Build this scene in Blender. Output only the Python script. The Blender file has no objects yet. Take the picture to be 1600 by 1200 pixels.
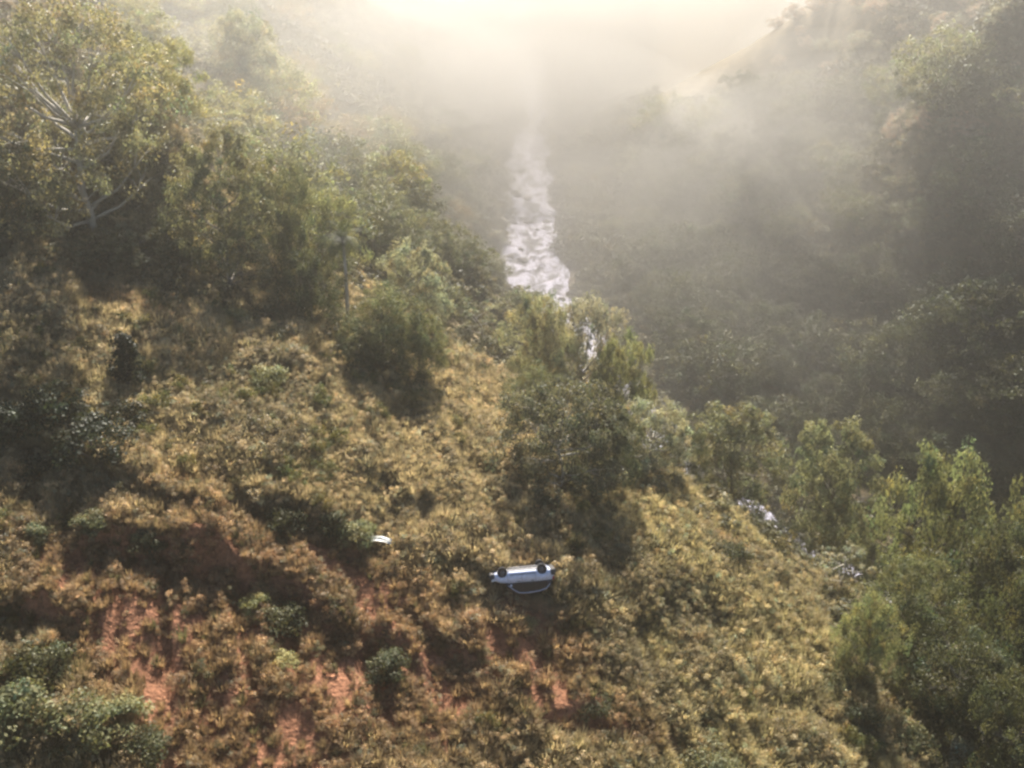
import bpy, math, random
import numpy as np
from mathutils import Vector, Matrix, Euler

# ------------------------------------------------------------------ camera, sky, sun, exposure
scene = bpy.context.scene
C = scene.collection
R = math.radians
CAM_Z, PITCH, HFOV = 80.0, 27.0, 50.0
cam_d = bpy.data.cameras.new('camera'); cam = bpy.data.objects.new('camera', cam_d); C.objects.link(cam)
cam.location = (0, 0, CAM_Z); cam.rotation_euler = (R(90 - PITCH), 0, 0)
cam_d.sensor_width = 36; cam_d.lens = 18 / math.tan(R(HFOV / 2)); cam_d.clip_start = .5; cam_d.clip_end = 6000
scene.camera = cam

SUN_EL, SUN_AZ = 37.0, 3.0
w = bpy.data.worlds.new('World'); scene.world = w; w.use_nodes = True
nt = w.node_tree; nt.nodes.clear()
sky = nt.nodes.new('ShaderNodeTexSky'); sky.sky_type = 'NISHITA'; sky.sun_disc = False
sky.sun_elevation = R(SUN_EL); sky.sun_rotation = R(SUN_AZ); sky.air_density = 1.0; sky.dust_density = 1.6
bg = nt.nodes.new('ShaderNodeBackground'); bg.inputs['Strength'].default_value = .048
wo = nt.nodes.new('ShaderNodeOutputWorld')
nt.links.new(sky.outputs[0], bg.inputs[0]); nt.links.new(bg.outputs[0], wo.inputs[0])
sd = bpy.data.lights.new('sun', 'SUN'); sd.energy = 5.0; sd.angle = R(.6); sd.color = (1.0, .925, .83)
sun = bpy.data.objects.new('sun', sd); C.objects.link(sun)
sdir = Vector((math.sin(R(SUN_AZ)) * math.cos(R(SUN_EL)), math.cos(R(SUN_AZ)) * math.cos(R(SUN_EL)), math.sin(R(SUN_EL))))
sun.rotation_euler = (-sdir).to_track_quat('-Z', 'Y').to_euler(); sun.location = (0, 0, 160)

vs = scene.view_settings
vs.view_transform = 'Standard'; vs.look = 'None'; vs.gamma = 1; vs.exposure = 1.95
cy = scene.cycles
cy.use_denoising = True
cy.max_bounces = 5; cy.diffuse_bounces = 2; cy.glossy_bounces = 2; cy.transmission_bounces = 3
cy.volume_bounces = 1; cy.transparent_max_bounces = 8
cy.sample_clamp_indirect = 4; cy.filter_width = 2.6
cy.caustics_reflective = False; cy.caustics_refractive = False

# ------------------------------------------------------------------ noise and placing helpers
rng = np.random.default_rng(7); rnd = random.Random(7)
def _hash(ix, iy, s):
    h = (ix.astype(np.int64) * 374761393 + iy.astype(np.int64) * 668265263 + s * 1442695041) & 0xffffffff
    h = ((h ^ (h >> 13)) * 1274126177) & 0xffffffff
    return ((h ^ (h >> 16)) & 0xffff) / 65535.0
def vnoise(x, y, s=0):
    x = np.asarray(x, float); y = np.asarray(y, float)
    ix = np.floor(x); iy = np.floor(y); fx = x - ix; fy = y - iy
    fx = fx * fx * (3 - 2 * fx); fy = fy * fy * (3 - 2 * fy)
    a = _hash(ix, iy, s); b = _hash(ix + 1, iy, s); c = _hash(ix, iy + 1, s); d = _hash(ix + 1, iy + 1, s)
    return (a * (1 - fx) + b * fx) * (1 - fy) + (c * (1 - fx) + d * fx) * fy
def fbm(x, y, s=0, o=4):
    r = 0; a = .5; t = 0
    for i in range(o):
        r = r + a * vnoise(x * 2 ** i + 17.3 * i, y * 2 ** i - 9.1 * i, s + i); t += a; a *= .5
    return r / t
def sstep(a, b, x):
    t = np.clip((x - a) / (b - a), 0, 1); return t * t * (3 - 2 * t)

FPX = 800 / math.tan(R(HFOV / 2)); cp, sp = math.cos(R(PITCH)), math.sin(R(PITCH))
def ray(px, py):
    dx = (px - 800) / FPX; dy = (600 - py) / FPX
    return np.array([dx, cp + dy * sp, -sp + dy * cp])
def at_z(px, py, z):
    d = ray(px, py); t = (z - CAM_Z) / d[2]; return (d[0] * t, d[1] * t, z)
def project(x, y, z):
    zz = z - CAM_Z; dep = y * cp - zz * sp
    return 800 + FPX * x / dep, 600 - FPX * (y * sp + zz * cp) / dep, dep

# ------------------------------------------------------------------ terrain: surveyed heights joined by a thin-plate surface
PIX = [(0,1200,37.5),(400,1200,35.5),(800,1200,32),(1200,1200,27.5),(1530,1200,22),
 (0,1000,40),(300,1000,38),(650,1000,34.8),(1000,1000,31),(1290,1000,25.5),
 (0,870,41.5),(300,870,39.6),(600,880,36.8),(815,935,34.8),(1000,900,32.5),(1270,900,25.5),
 (0,700,44),(300,700,42),(600,700,39.5),(850,740,35),(1000,755,31.5),
 (0,540,47),(300,540,44),(500,560,41),(700,550,36),
 (0,420,49),(150,380,48),(350,430,44.5),(550,460,34),(640,390,27),(450,300,38),(480,200,30),(430,60,40),
 (200,200,56),(100,0,61),(300,100,51),
 (1050,140,17),(1240,40,37),(1145,88,26),(1400,-60,54),(1600,0,56),(1600,300,30),(1600,500,18),(1300,300,17),(1300,500,6),(1100,300,7),
 (1450,150,36),(1250,160,24)]
WP = [(110,230,66),(160,200,85),(60,350,5),(110,320,28),(160,300,45),(120,100,42),(115,40,42),(120,-30,45),
 (8,0,20),(-30,10,30),(-60,30,44),(-70,70,52),(-80,110,60),(-100,180,66),(-110,260,66),(-60,300,42),(-55,-30,40),
 (40,20,12),(-30,400,18),(-90,380,50),(40,-30,10)]
RIV = [(80,-60),(72,0),(66,40),(55,80),(42,102),(34,112),(24,130),(15,160),(6,190),(3.5,215),(4.5,245),(4,275),(5.5,310),(7,345),(5,385),(10,430),(0,520),(10,640),(-20,900),(0,1300)]
for p in RIV[:15]: WP.append((p[0], p[1], 0.0))
K = np.array([at_z(*p) for p in PIX] + WP, float)
n = len(K)
def U(r2): return np.where(r2 > 1e-9, r2 * np.log(r2 + 1e-12) * .5, 0)
A = np.zeros((n + 3, n + 3)); dd = (K[:, None, :2] - K[None, :, :2]) / 100
A[:n, :n] = U((dd ** 2).sum(2)) + np.eye(n) * .0015
A[:n, n] = 1; A[:n, n + 1:] = K[:, :2] / 100; A[n:, :n] = A[:n, n:].T
W = np.linalg.solve(A, np.concatenate([K[:, 2], [0, 0, 0]]))
def tps(x, y):
    sh = x.shape; x = x.ravel() / 100; y = y.ravel() / 100
    o = W[n] + W[n + 1] * x + W[n + 2] * y
    for k in range(n):
        o = o + W[k] * U((x - K[k, 0] / 100) ** 2 + (y - K[k, 1] / 100) ** 2)
    return o.reshape(sh)
# dense river line
_r = np.array(RIV, float); rl = []
for i in range(len(_r) - 1):
    p0, p1, p2, p3 = _r[max(i-1,0)], _r[i], _r[i+1], _r[min(i+2,len(_r)-1)]
    for t in np.linspace(0, 1, 12, endpoint=False):
        rl.append(.5 * (2*p1 + (p2-p0)*t + (2*p0-5*p1+4*p2-p3)*t*t + (3*p1-p0-3*p2+p3)*t**3))
RL = np.array(rl)
def rdist(x, y):
    d = np.full(x.shape, 1e9)
    for p in RL[::2]:
        d = np.minimum(d, (x - p[0]) ** 2 + (y - p[1]) ** 2)
    return np.sqrt(d)
def rwid(y): return 1.9 + 2.4 * sstep(130, 170, y) - 1.6 * sstep(225, 330, y) + 2.0 * (vnoise(y / 5.0, y * 0 + 3, 99) - .5) + .9 * np.sin(y * .07) + .6 * np.sin(y * .19)
BANKS = []      # (A, B, rise behind, drop in front, reach)
def bank(p, q, up, dn, reach=6.0):
    BANKS.append((np.array(at_z(*p)[:2]), np.array(at_z(*q)[:2]), up, dn, reach))
bank((150,880,39.5),(330,905,38.5),1.5,.9,3.5); bank((300,905,38),(490,950,36.5),1.3,1.1,3.5)
bank((60,690,44),(200,740,43),.9,1.8,7); bank((220,800,41),(330,822,40),.8,1.0,3); bank((400,810,39),(560,850,37.5),.9,1.3,4)
bank((0,1030,37),(110,1040,36.5),.6,1.4,4); bank((640,1010,33),(730,1060,32),.5,.8,3); bank((860,1180,28.6),(1000,1195,27.6),.5,.8,3)
bank((520,1040,33.5),(650,1062,33),.6,.9,3); bank((1290,1120,22.5),(1370,1130,21),.5,.9,3); bank((700,905,35),(860,955,34),.35,.4,3)
RD = np.array([7.0, -25.0]); RD /= np.linalg.norm(RD); RP = np.array([-RD[1], RD[0]])
def H(x, y, detail=True):
    x = np.asarray(x, float); y = np.asarray(y, float)
    z = tps(np.clip(x, -170, 190), np.clip(y, -80, 430))
    far = fbm(x / 260 + 5, y / 260 + 2, 40, 4) * 105 - 28 + 60 * sstep(150, 700, np.abs(x))
    far = far * sstep(10, 160, np.abs(x - 5)) + 2
    wf = sstep(350, 480, y) + sstep(170, 300, np.abs(x)) + sstep(60, 200, -y)
    wf = np.clip(wf, 0, 1)
    z = z * (1 - wf) + far * wf
    z = np.minimum(z, 92)
    if detail:
        for a, b, up, dn, rc in BANKS:
            t = b - a; L = np.linalg.norm(t); t = t / L; nn = np.array([-t[1], t[0]])
            if nn[1] < 0: nn = -nn
            s = (x - a[0]) * t[0] + (y - a[1]) * t[1]
            d = (x - a[0]) * nn[0] + (y - a[1]) * nn[1] + .9 * (vnoise(x * .6, y * .6, 3) - .5) * 2
            win = sstep(-2.5, 1.0, s) * sstep(-2.5, 1.0, L - s)
            m = sstep(-.5, .5, d)
            z = z + win * (up * np.exp(-np.abs(d) / rc) * m - dn * np.exp(-np.abs(d) / (rc * .7)) * (1 - m))
        u = x * RP[0] + y * RP[1]; v = x * RD[0] + y * RD[1]
        u2 = u + 2.2 * (fbm(x / 14, y / 14, 8, 2) - .5)
        rill = np.abs(vnoise(u2 / 1.2, v / 30, 11) - .5) * 2
        er = at_z(350, 1010, 37.5); rm = np.clip(.75 * np.exp(-(((x - er[0] - 1) / 10) ** 2 + ((y - er[1]) / 7) ** 2)) + .30 + 1.2 * (fbm(x / 16 + 3, y / 16, 21, 2) - .42), 0.05, 1.4)
        near = sstep(150, 110, y)
        z = z + near * (1.35 * rm * (rill - .45) + 1.1 * (fbm(x / 3.2, y / 3.2, 31, 4) - .5))
        z = z + 2.4 * (fbm(x / 13, y / 13, 51, 3) - .5) * (.55 + .9 * (1 - near))
        z = z + (1 - near) * 6 * (fbm(x / 45, y / 45, 61, 3) - .5)
    rd = rdist(x, y)
    wr = sstep(rwid(y) - 1.0, rwid(y) + 9, rd)
    return -1.2 * (1 - wr) + np.maximum(z, .4) * wr
def h1(x, y): return float(H(np.array([x]), np.array([y]))[0])
def ground(px, py):
    """the first point of the ground along the sight line of a picture point"""
    d = ray(px, py); t = np.arange(30, 600, .5)
    X = d[0] * t; Y = d[1] * t; Z = CAM_Z + d[2] * t; hit = np.nonzero(Z <= H(X, Y))[0]
    i = hit[0] if len(hit) else -1
    return float(X[i]), float(Y[i]), float(H(X[i:i+1], Y[i:i+1])[0])

# ------------------------------------------------------------------ mesh and material helpers
def mesh_np(name, V, F, attrs=None, mat=None, smooth=False):
    """V (n,3), F (m,k) with k corners each"""
    me = bpy.data.meshes.new(name); V = np.asarray(V, np.float32); F = np.asarray(F, np.int32)
    me.vertices.add(len(V)); me.vertices.foreach_set('co', V.ravel())
    m, k = F.shape
    me.loops.add(m * k); me.loops.foreach_set('vertex_index', F.ravel())
    me.polygons.add(m); me.polygons.foreach_set('loop_start', np.arange(0, m * k, k, dtype=np.int32))
    me.polygons.foreach_set('loop_total', np.full(m, k, np.int32))
    if smooth: me.polygons.foreach_set('use_smooth', np.ones(m, bool))
    me.update(calc_edges=True)
    for an, av in (attrs or {}).items():
        av = np.asarray(av, np.float32)
        if av.ndim == 1:
            me.attributes.new(an, 'FLOAT', 'POINT').data.foreach_set('value', av)
        else:
            if av.shape[1] == 3: av = np.concatenate([av, np.ones((len(av), 1), np.float32)], 1)
            me.attributes.new(an, 'FLOAT_COLOR', 'POINT').data.foreach_set('color', av.ravel())
    if mat: me.materials.append(mat)
    return me
def link(name, me, parent=None, loc=None):
    o = bpy.data.objects.new(name, me); C.objects.link(o)
    if parent: o.parent = parent
    if loc is not None: o.location = loc
    return o
def tag(o, label=None, cat=None, group=None, kind=None):
    if label: o['label'] = label
    if cat: o['category'] = cat
    if group: o['group'] = group
    if kind: o['kind'] = kind
    return o
class MB:
    def __init__(s): s.v = []; s.f = []
    def add(s, V, F):
        b = len(s.v); s.v += [tuple(p) for p in V]; s.f += [tuple(i + b for i in f) for f in F]
    def tube(s, pts, rad, k=7, cap=True):
        pts = [Vector(p) for p in pts]; V = []; F = []
        up = Vector((.31, .17, 1)).normalized()
        for i, p in enumerate(pts):
            d = (pts[min(i+1, len(pts)-1)] - pts[max(i-1, 0)]).normalized()
            a = d.cross(up)
            if a.length < .1: a = d.cross(Vector((1, 0, 0)))
            a.normalize(); b = d.cross(a)
            for j in range(k):
                t = 2 * math.pi * j / k; V.append(p + (a * math.cos(t) + b * math.sin(t)) * rad[i])
        for i in range(len(pts) - 1):
            for j in range(k):
                F.append((i*k+j, i*k+(j+1) % k, (i+1)*k+(j+1) % k, (i+1)*k+j))
        if cap: F.append(tuple(range(k))[::-1]); F.append(tuple((len(pts)-1)*k + j for j in range(k)))
        s.add(V, F)
    def mesh(s, name, mat, smooth=True):
        me = bpy.data.meshes.new(name); me.from_pydata([tuple(p) for p in s.v], [], s.f)
        if smooth: me.polygons.foreach_set('use_smooth', [True] * len(me.polygons))
        me.materials.append(mat); me.update(); return me
def newmat(name):
    m = bpy.data.materials.new(name); m.use_nodes = True; m.node_tree.nodes.clear()
    N = m.node_tree.nodes; L = m.node_tree.links; return m, N, L
def simple(name, col, rough=.6, metal=0, spec=.5, coat=0, bump=0):
    m, N, L = newmat(name); b = N.new('ShaderNodeBsdfPrincipled'); o = N.new('ShaderNodeOutputMaterial')
    b.inputs['Roughness'].default_value = rough; b.inputs['Metallic'].default_value = metal
    b.inputs['Specular IOR Level'].default_value = spec; b.inputs['Coat Weight'].default_value = coat
    t = N.new('ShaderNodeTexNoise'); t.inputs['Scale'].default_value = 7; t.inputs['Detail'].default_value = 5
    g = N.new('ShaderNodeTexCoord'); L.new(g.outputs['Object'], t.inputs['Vector'])
    r = N.new('ShaderNodeValToRGB'); r.color_ramp.elements[0].position = .3; r.color_ramp.elements[1].position = .7
    r.color_ramp.elements[0].color = (*[c * .78 for c in col], 1); r.color_ramp.elements[1].color = (*[min(1, c * 1.1) for c in col], 1)
    L.new(t.outputs[0], r.inputs[0]); L.new(r.outputs[0], b.inputs['Base Color'])
    if bump:
        bp = N.new('ShaderNodeBump'); bp.inputs['Strength'].default_value = bump; L.new(t.outputs[0], bp.inputs['Height']); L.new(bp.outputs[0], b.inputs['Normal'])
    L.new(b.outputs[0], o.inputs[0]); return m
def leafmat(name, source, gloss=.35, trans=.42, warm=(1.15, 1.12, .72)):
    """source: 'object' = tint from the object's own colour, 'instance' = tint carried by each instance"""
    m, N, L = newmat(name); o = N.new('ShaderNodeOutputMaterial')
    if source == 'object':
        t = N.new('ShaderNodeObjectInfo'); tint = t.outputs['Color']
    else:
        t = N.new('ShaderNodeAttribute'); t.attribute_type = 'INSTANCER'; t.attribute_name = 'tint'; tint = t.outputs['Color']
    v = N.new('ShaderNodeAttribute'); v.attribute_name = 'v'
    mu = N.new('ShaderNodeMixRGB'); mu.blend_type = 'MULTIPLY'; mu.inputs[0].default_value = 1
    L.new(tint, mu.inputs[1]); L.new(v.outputs['Color'], mu.inputs[2])
    b = N.new('ShaderNodeBsdfPrincipled'); b.inputs['Roughness'].default_value = .52; b.inputs['Specular IOR Level'].default_value = gloss
    L.new(mu.outputs[0], b.inputs['Base Color'])
    tr = N.new('ShaderNodeBsdfTranslucent'); wm = N.new('ShaderNodeMixRGB'); wm.blend_type = 'MULTIPLY'; wm.inputs[0].default_value = 1
    L.new(mu.outputs[0], wm.inputs[1]); wm.inputs[2].default_value = (*warm, 1); L.new(wm.outputs[0], tr.inputs[0])
    mx = N.new('ShaderNodeMixShader'); mx.inputs[0].default_value = trans
    L.new(b.outputs[0], mx.inputs[1]); L.new(tr.outputs[0], mx.inputs[2]); L.new(mx.outputs[0], o.inputs[0])
    return m
M_LEAF = leafmat('leaf', 'object', .12, .36)
M_GRASS = leafmat('dry_grass', 'instance', .25, .42, (1.1, 1.05, .85))
M_UNDER = leafmat('undergrowth_leaf', 'instance', .12, .34)
M_BARK = simple('bark', (.17, .145, .12), .85, bump=.4)
M_PALEBARK = simple('pale_bark', (.36, .33, .28), .8, bump=.3)

# ------------------------------------------------------------------ ground
def axis(parts):
    out = []
    for a, b, s in parts: out.append(np.arange(a, b, s))
    return np.concatenate(out + [[parts[-1][1]]])
xs = axis([(-1500,-300,60),(-300,-100,8),(-100,-52,1.6),(-52,46,.30),(46,110,1.4),(110,300,6),(300,1500,60)])
ys = axis([(-600,-100,50),(-100,34,5),(34,112,.30),(112,160,.9),(160,360,2.2),(360,700,10),(700,1900,60)])
GX, GY = np.meshgrid(xs, ys); GZ = H(GX, GY)
nx, ny = len(xs), len(ys)
idx = np.arange(nx * ny).reshape(ny, nx)
F = np.stack([idx[:-1, :-1], idx[:-1, 1:], idx[1:, 1:], idx[1:, :-1]], -1).reshape(-1, 4)
# where the red soil lies bare: (x, y, z, radius along, radius across, turn, weight)
BARE = [(250,1120,35.5,5.5,1.1,-62,1.5),(215,1040,36,3.2,1.2,-60,1.3),(140,930,38.5,5,1.6,-20,1.0),(330,1010,36.3,6,3,-35,.8),(250,960,37.2,5,1.8,-35,.8),
        (520,905,36.5,5.5,2.0,-10,.95),(300,1060,36.5,10,5,-35,.95),(480,1010,35.6,10,4.5,-30,.95),(650,1060,33.5,6,3,-20,.8),(600,950,35.5,5,2.6,-30,.9),(700,985,34,4,1.8,-30,.7),(440,1120,33,5,2.5,-20,.65),
        (810,1070,31.2,3.6,1.6,-5,1.2),(900,1185,27.8,4,1.3,0,1.1),(560,1170,31,4,1.5,-20,.9),(700,1150,30.4,5,1.6,0,.7),(350,1190,33,3,1.5,-20,1.0),
        (430,860,38,2.5,.9,-30,.9),(290,770,41,2,.8,0,.5),(190,470,46,5,1.4,-20,.55),(640,1090,32,3,1.5,0,.7),(1130,860,29,2,.8,-30,.4),(860,1010,32.4,4,1.6,-30,.6),
        (820,880,35.2,1.5,.6,0,.5),(930,905,33,2,.8,-20,.5),(50,1190,34,2,.8,0,.4)]
BW = [(*at_z(a, b, c)[:2], rx, ry, R(t), wt) for a, b, c, rx, ry, t, wt in BARE]
def bare(x, y):
    o = np.zeros_like(x)
    for bx, by, rx, ry, t, wt in BW:
        dx, dy = x - bx, y - by
        u = dx * math.cos(t) + dy * math.sin(t); v = -dx * math.sin(t) + dy * math.cos(t)
        o = np.maximum(o, wt * np.exp(-((u / rx) ** 2 + (v / ry) ** 2) * .8))
    return np.clip(o * (.45 + 1.25 * fbm(x / 2.2, y / 2.2, 77, 3)), 0, 1.3)
GB = np.clip(bare(GX, GY), 0, 1)
gm, N, L = newmat('hillside_soil'); o_ = N.new('ShaderNodeOutputMaterial'); b_ = N.new('ShaderNodeBsdfPrincipled')
b_.inputs['Roughness'].default_value = .95; b_.inputs['Specular IOR Level'].default_value = .15
geo = N.new('ShaderNodeNewGeometry'); ba = N.new('ShaderNodeAttribute'); ba.attribute_name = 'bare'
n1 = N.new('ShaderNodeTexNoise'); n1.inputs['Scale'].default_value = .55; n1.inputs['Detail'].default_value = 8; n1.inputs['Roughness'].default_value = .65
n2 = N.new('ShaderNodeTexNoise'); n2.inputs['Scale'].default_value = 3.2; n2.inputs['Detail'].default_value = 7
L.new(geo.outputs['Position'], n1.inputs['Vector']); L.new(geo.outputs['Position'], n2.inputs['Vector'])
r1 = N.new('ShaderNodeValToRGB'); e = r1.color_ramp.elements
e[0].position = .32; e[0].color = (.060, .048, .026, 1); e[1].position = .68; e[1].color = (.20, .145, .075, 1)
x = e.new(.5); x.color = (.12, .095, .05, 1)
r2 = N.new('ShaderNodeValToRGB'); e = r2.color_ramp.elements
e[0].position = .3; e[0].color = (.115, .052, .028, 1); e[1].position = .7; e[1].color = (.28, .135, .075, 1)
L.new(n1.outputs[0], r1.inputs[0]); L.new(n2.outputs[0], r2.inputs[0])
mx = N.new('ShaderNodeMixRGB'); L.new(r1.outputs[0], mx.inputs[1]); L.new(r2.outputs[0], mx.inputs[2])
ad = N.new('ShaderNodeMath'); ad.operation = 'ADD'; L.new(ba.outputs['Fac'], ad.inputs[0]); ad.inputs[1].default_value = -.10
md = N.new('ShaderNodeMath'); md.operation = 'MULTIPLY_ADD'; L.new(n2.outputs[0], md.inputs[0]); md.inputs[1].default_value = .35; L.new(ad.outputs[0], md.inputs[2])
cr = N.new('ShaderNodeMapRange'); cr.inputs['From Min'].default_value = .22; cr.inputs['From Max'].default_value = .55
L.new(md.outputs[0], cr.inputs[0]); L.new(cr.outputs[0], mx.inputs[0]); L.new(mx.outputs[0], b_.inputs['Base Color'])
bp = N.new('ShaderNodeBump'); bp.inputs['Strength'].default_value = .8; bp.inputs['Distance'].default_value = .35
L.new(n2.outputs[0], bp.inputs['Height']); L.new(bp.outputs[0], b_.inputs['Normal']); L.new(b_.outputs[0], o_.inputs[0])
gme = mesh_np('ground', np.stack([GX, GY, GZ], -1).reshape(-1, 3), F, {'bare': GB.ravel()}, gm, True)
tag(link('ground', gme), kind='structure')

# ------------------------------------------------------------------ river
wm_, N, L = newmat('river_water'); o_ = N.new('ShaderNodeOutputMaterial'); b_ = N.new('ShaderNodeBsdfPrincipled')
geo = N.new('ShaderNodeNewGeometry'); mp = N.new('ShaderNodeMapping'); mp.inputs['Scale'].default_value = (1, .55, 1)
L.new(geo.outputs['Position'], mp.inputs['Vector'])
n1 = N.new('ShaderNodeTexNoise'); n1.inputs['Scale'].default_value = .35; n1.inputs['Detail'].default_value = 6; n1.inputs['Roughness'].default_value = .62; n1.inputs['Distortion'].default_value = 1.1
L.new(mp.outputs[0], n1.inputs['Vector'])
r1 = N.new('ShaderNodeValToRGB'); e = r1.color_ramp.elements
e[0].position = .44; e[0].color = (.02, .02, .025, 1); e[1].position = .55; e[1].color = (.44, .43, .53, 1)
L.new(n1.outputs[0], r1.inputs[0]); L.new(r1.outputs[0], b_.inputs['Base Color'])
b_.inputs['Roughness'].default_value = .7; b_.inputs['Specular IOR Level'].default_value = .12
bp = N.new('ShaderNodeBump'); bp.inputs['Strength'].default_value = .6; bp.inputs['Distance'].default_value = .8
n2 = N.new('ShaderNodeTexNoise'); n2.inputs['Scale'].default_value = 1.1; n2.inputs['Detail'].default_value = 6
L.new(mp.outputs[0], n2.inputs['Vector']); L.new(n2.outputs[0], bp.inputs['Height']); L.new(bp.outputs[0], b_.inputs['Normal'])
L.new(b_.outputs[0], o_.inputs[0])
tn = np.gradient(RL, axis=0); tn /= np.linalg.norm(tn, axis=1)[:, None]; nr = np.stack([tn[:, 1], -tn[:, 0]], 1)
# resample finely for waves
seg = np.concatenate([[0], np.cumsum(np.linalg.norm(np.diff(RL, axis=0), axis=1))])
ss = np.arange(0, seg[-1], .8); PX = np.interp(ss, seg, RL[:, 0]); PY = np.interp(ss, seg, RL[:, 1])
NX = np.interp(ss, seg, nr[:, 0]); NY = np.interp(ss, seg, nr[:, 1]); acr = np.linspace(-1, 1, 31)[None, :] * (rwid(PY) + 1.5)[:, None]
X = PX[:, None] + NX[:, None] * acr; Y = PY[:, None] + NY[:, None] * acr
Z = .05 + .55 * (fbm(X / 2.6, Y / 3.6, 90, 3) - .5)
ii = np.arange(X.size).reshape(X.shape)
Fr = np.stack([ii[:-1, :-1], ii[:-1, 1:], ii[1:, 1:], ii[1:, :-1]], -1).reshape(-1, 4)
tag(link('river', mesh_np('river', np.stack([X, Y, Z], -1).reshape(-1, 3), Fr, None, wm_, True)), kind='structure')

# ------------------------------------------------------------------ foliage builders
def leaves(centers, radii, per, size, r, flat=.7, up=.35, aspect=.55, vtint=None):
    """leaf-sized bent faces around clump centres; returns V, F (quads), per-vertex tint"""
    ncl = len(centers); tot = ncl * per
    c = np.repeat(np.asarray(centers), per, 0); rr = np.repeat(np.asarray(radii), per)
    d = r.normal(size=(tot, 3)); d /= np.linalg.norm(d, axis=1)[:, None]
    rad = rr * (r.random(tot) ** .45)
    p = c + d * rad[:, None] * np.array([1, 1, flat])
    nrm = d * .8 + r.normal(size=(tot, 3)) * .6 + np.array([0, 0, up]); nrm /= np.linalg.norm(nrm, axis=1)[:, None]
    a = np.cross(nrm, r.normal(size=(tot, 3))); a /= np.linalg.norm(a, axis=1)[:, None]; b = np.cross(nrm, a)
    s = size * (.6 + .8 * r.random(tot))[:, None]
    V = np.stack([p - a * s, p + b * s * aspect + nrm * s * .15, p + a * s, p - b * s * aspect + nrm * s * .15], 1).reshape(-1, 3)
    F = np.arange(tot * 4).reshape(-1, 4)
    ct = np.repeat(.72 + .55 * r.random(ncl), per) * (.8 + .4 * r.random(tot))
    hue = np.repeat(r.normal(size=ncl) * .10, per)
    t = np.stack([ct * (1 + hue), ct, ct * (1 - .6 * hue)], 1)
    return V, F, np.repeat(t, 4, 0)
TREES = {}
def make_tree(kind, seed, height=9, spread=8, leaf=.11, per=60, bark=None, fork=.28, lift=.45, lobes=11, low=.2, squash=.75, tr=.2, lr=.24, top=1.0, cl=16, open_=0):
    """tapered trunk and limbs; the crown is leaf clumps over the upper faces of uneven lobes"""
    r = np.random.default_rng(seed); rr_ = random.Random(seed); L_ = []
    for i in range(lobes):
        q = (i + .5) / lobes; z = low + (1 - low - lr * squash * spread / height * .9) * q
        prof = max(.15, 1 - abs((z - .48) / .60) ** 2.6)
        a = i * 2.399 + r.normal() * .35; rad = spread * (.5 - lr * .8) * prof * (.75 + .4 * r.random()) * (1.0 if q < .92 else .45)
        L_.append((math.cos(a) * rad, math.sin(a) * rad, z * height, spread * lr * (.75 + .5 * r.random()) * (1 - .25 * q * (1 - top))))
    mb = MB(); tp = [Vector((0,0,-.4)), Vector((r.normal()*.08, r.normal()*.08, height*fork*.5)), Vector((r.normal()*.2, r.normal()*.2, height*fork)), Vector((r.normal()*.35, r.normal()*.35, height*(fork+.3)))]
    mb.tube(tp, [tr*1.4, tr, tr*.85, tr*.45], 9)
    E = []; Rr = []
    for lx, ly, lz, lr_ in L_:
        P = Vector((lx, ly, lz)); z0 = min(.95, max(.1, (lz / height - .18) / (fork + .3)))
        st = tp[1].lerp(tp[3], z0) if z0 > .4 else tp[0].lerp(tp[2], .3 + z0)
        mid = st.lerp(P, .5) + Vector((r.normal()*.3, r.normal()*.3, -.12 * (P - st).length + .35 * lift))
        mb.tube([st, st.lerp(mid, .5) + Vector((0,0,.05)), mid, mid.lerp(P, .6), P], [tr*.5, tr*.42, tr*.32, tr*.22, tr*.12], 6)
        for k in range(cl):
            d = r.normal(size=3); d[2] = abs(d[2]) * 1.1 - .35; d /= np.linalg.norm(d)
            p = np.array([lx, ly, lz]) + d * lr_ * np.array([1, 1, squash]) * (.8 + .35 * r.random())
            if open_ and r.random() < open_: continue
            E.append(p); Rr.append(lr_ * .36 * (.7 + .6 * r.random()))
            if k % 3 == 0:
                pe = Vector(p); mb.tube([mid.lerp(P, .6), (mid.lerp(P, .8) + pe) * .5, pe], [tr*.16, tr*.1, tr*.04], 4, False)
    V, F, t = leaves(np.array(E), np.array(Rr), per, leaf, r, .75)
    TREES[kind] = (mb.mesh('trunk', bark or M_BARK), mesh_np('crown', V, F, {'v': t}, M_LEAF))
def make_shrub(kind, seed, w_=2, h_=1.6, ncl=16, per=60, leaf=.11, cone=False):
    r = np.random.default_rng(seed); a = r.random(ncl) * 6.283; q = r.random(ncl)
    z = h_ * (.15 + .75 * q); rr = w_ / 2 * np.sqrt(r.random(ncl)) * (1 - .75 * q if cone else np.sqrt(np.clip(1 - (q * .9) ** 2, .1, 1)))
    e = np.stack([np.cos(a) * rr, np.sin(a) * rr, z], 1); cl = w_ * .2
    V, F, t = leaves(e, cl * (.7 + .6 * r.random(ncl)), per, leaf, r, .8)
    mb = MB()
    for p in e[:9]:
        p = Vector(p); mb.tube([(0, 0, -.2), p * .5 + Vector((0, 0, .1)), p], [.05, .03, .012], 5)
    TREES[kind] = (mb.mesh('stem', M_BARK), mesh_np('foliage', V, F, {'v': t}, M_LEAF))

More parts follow.
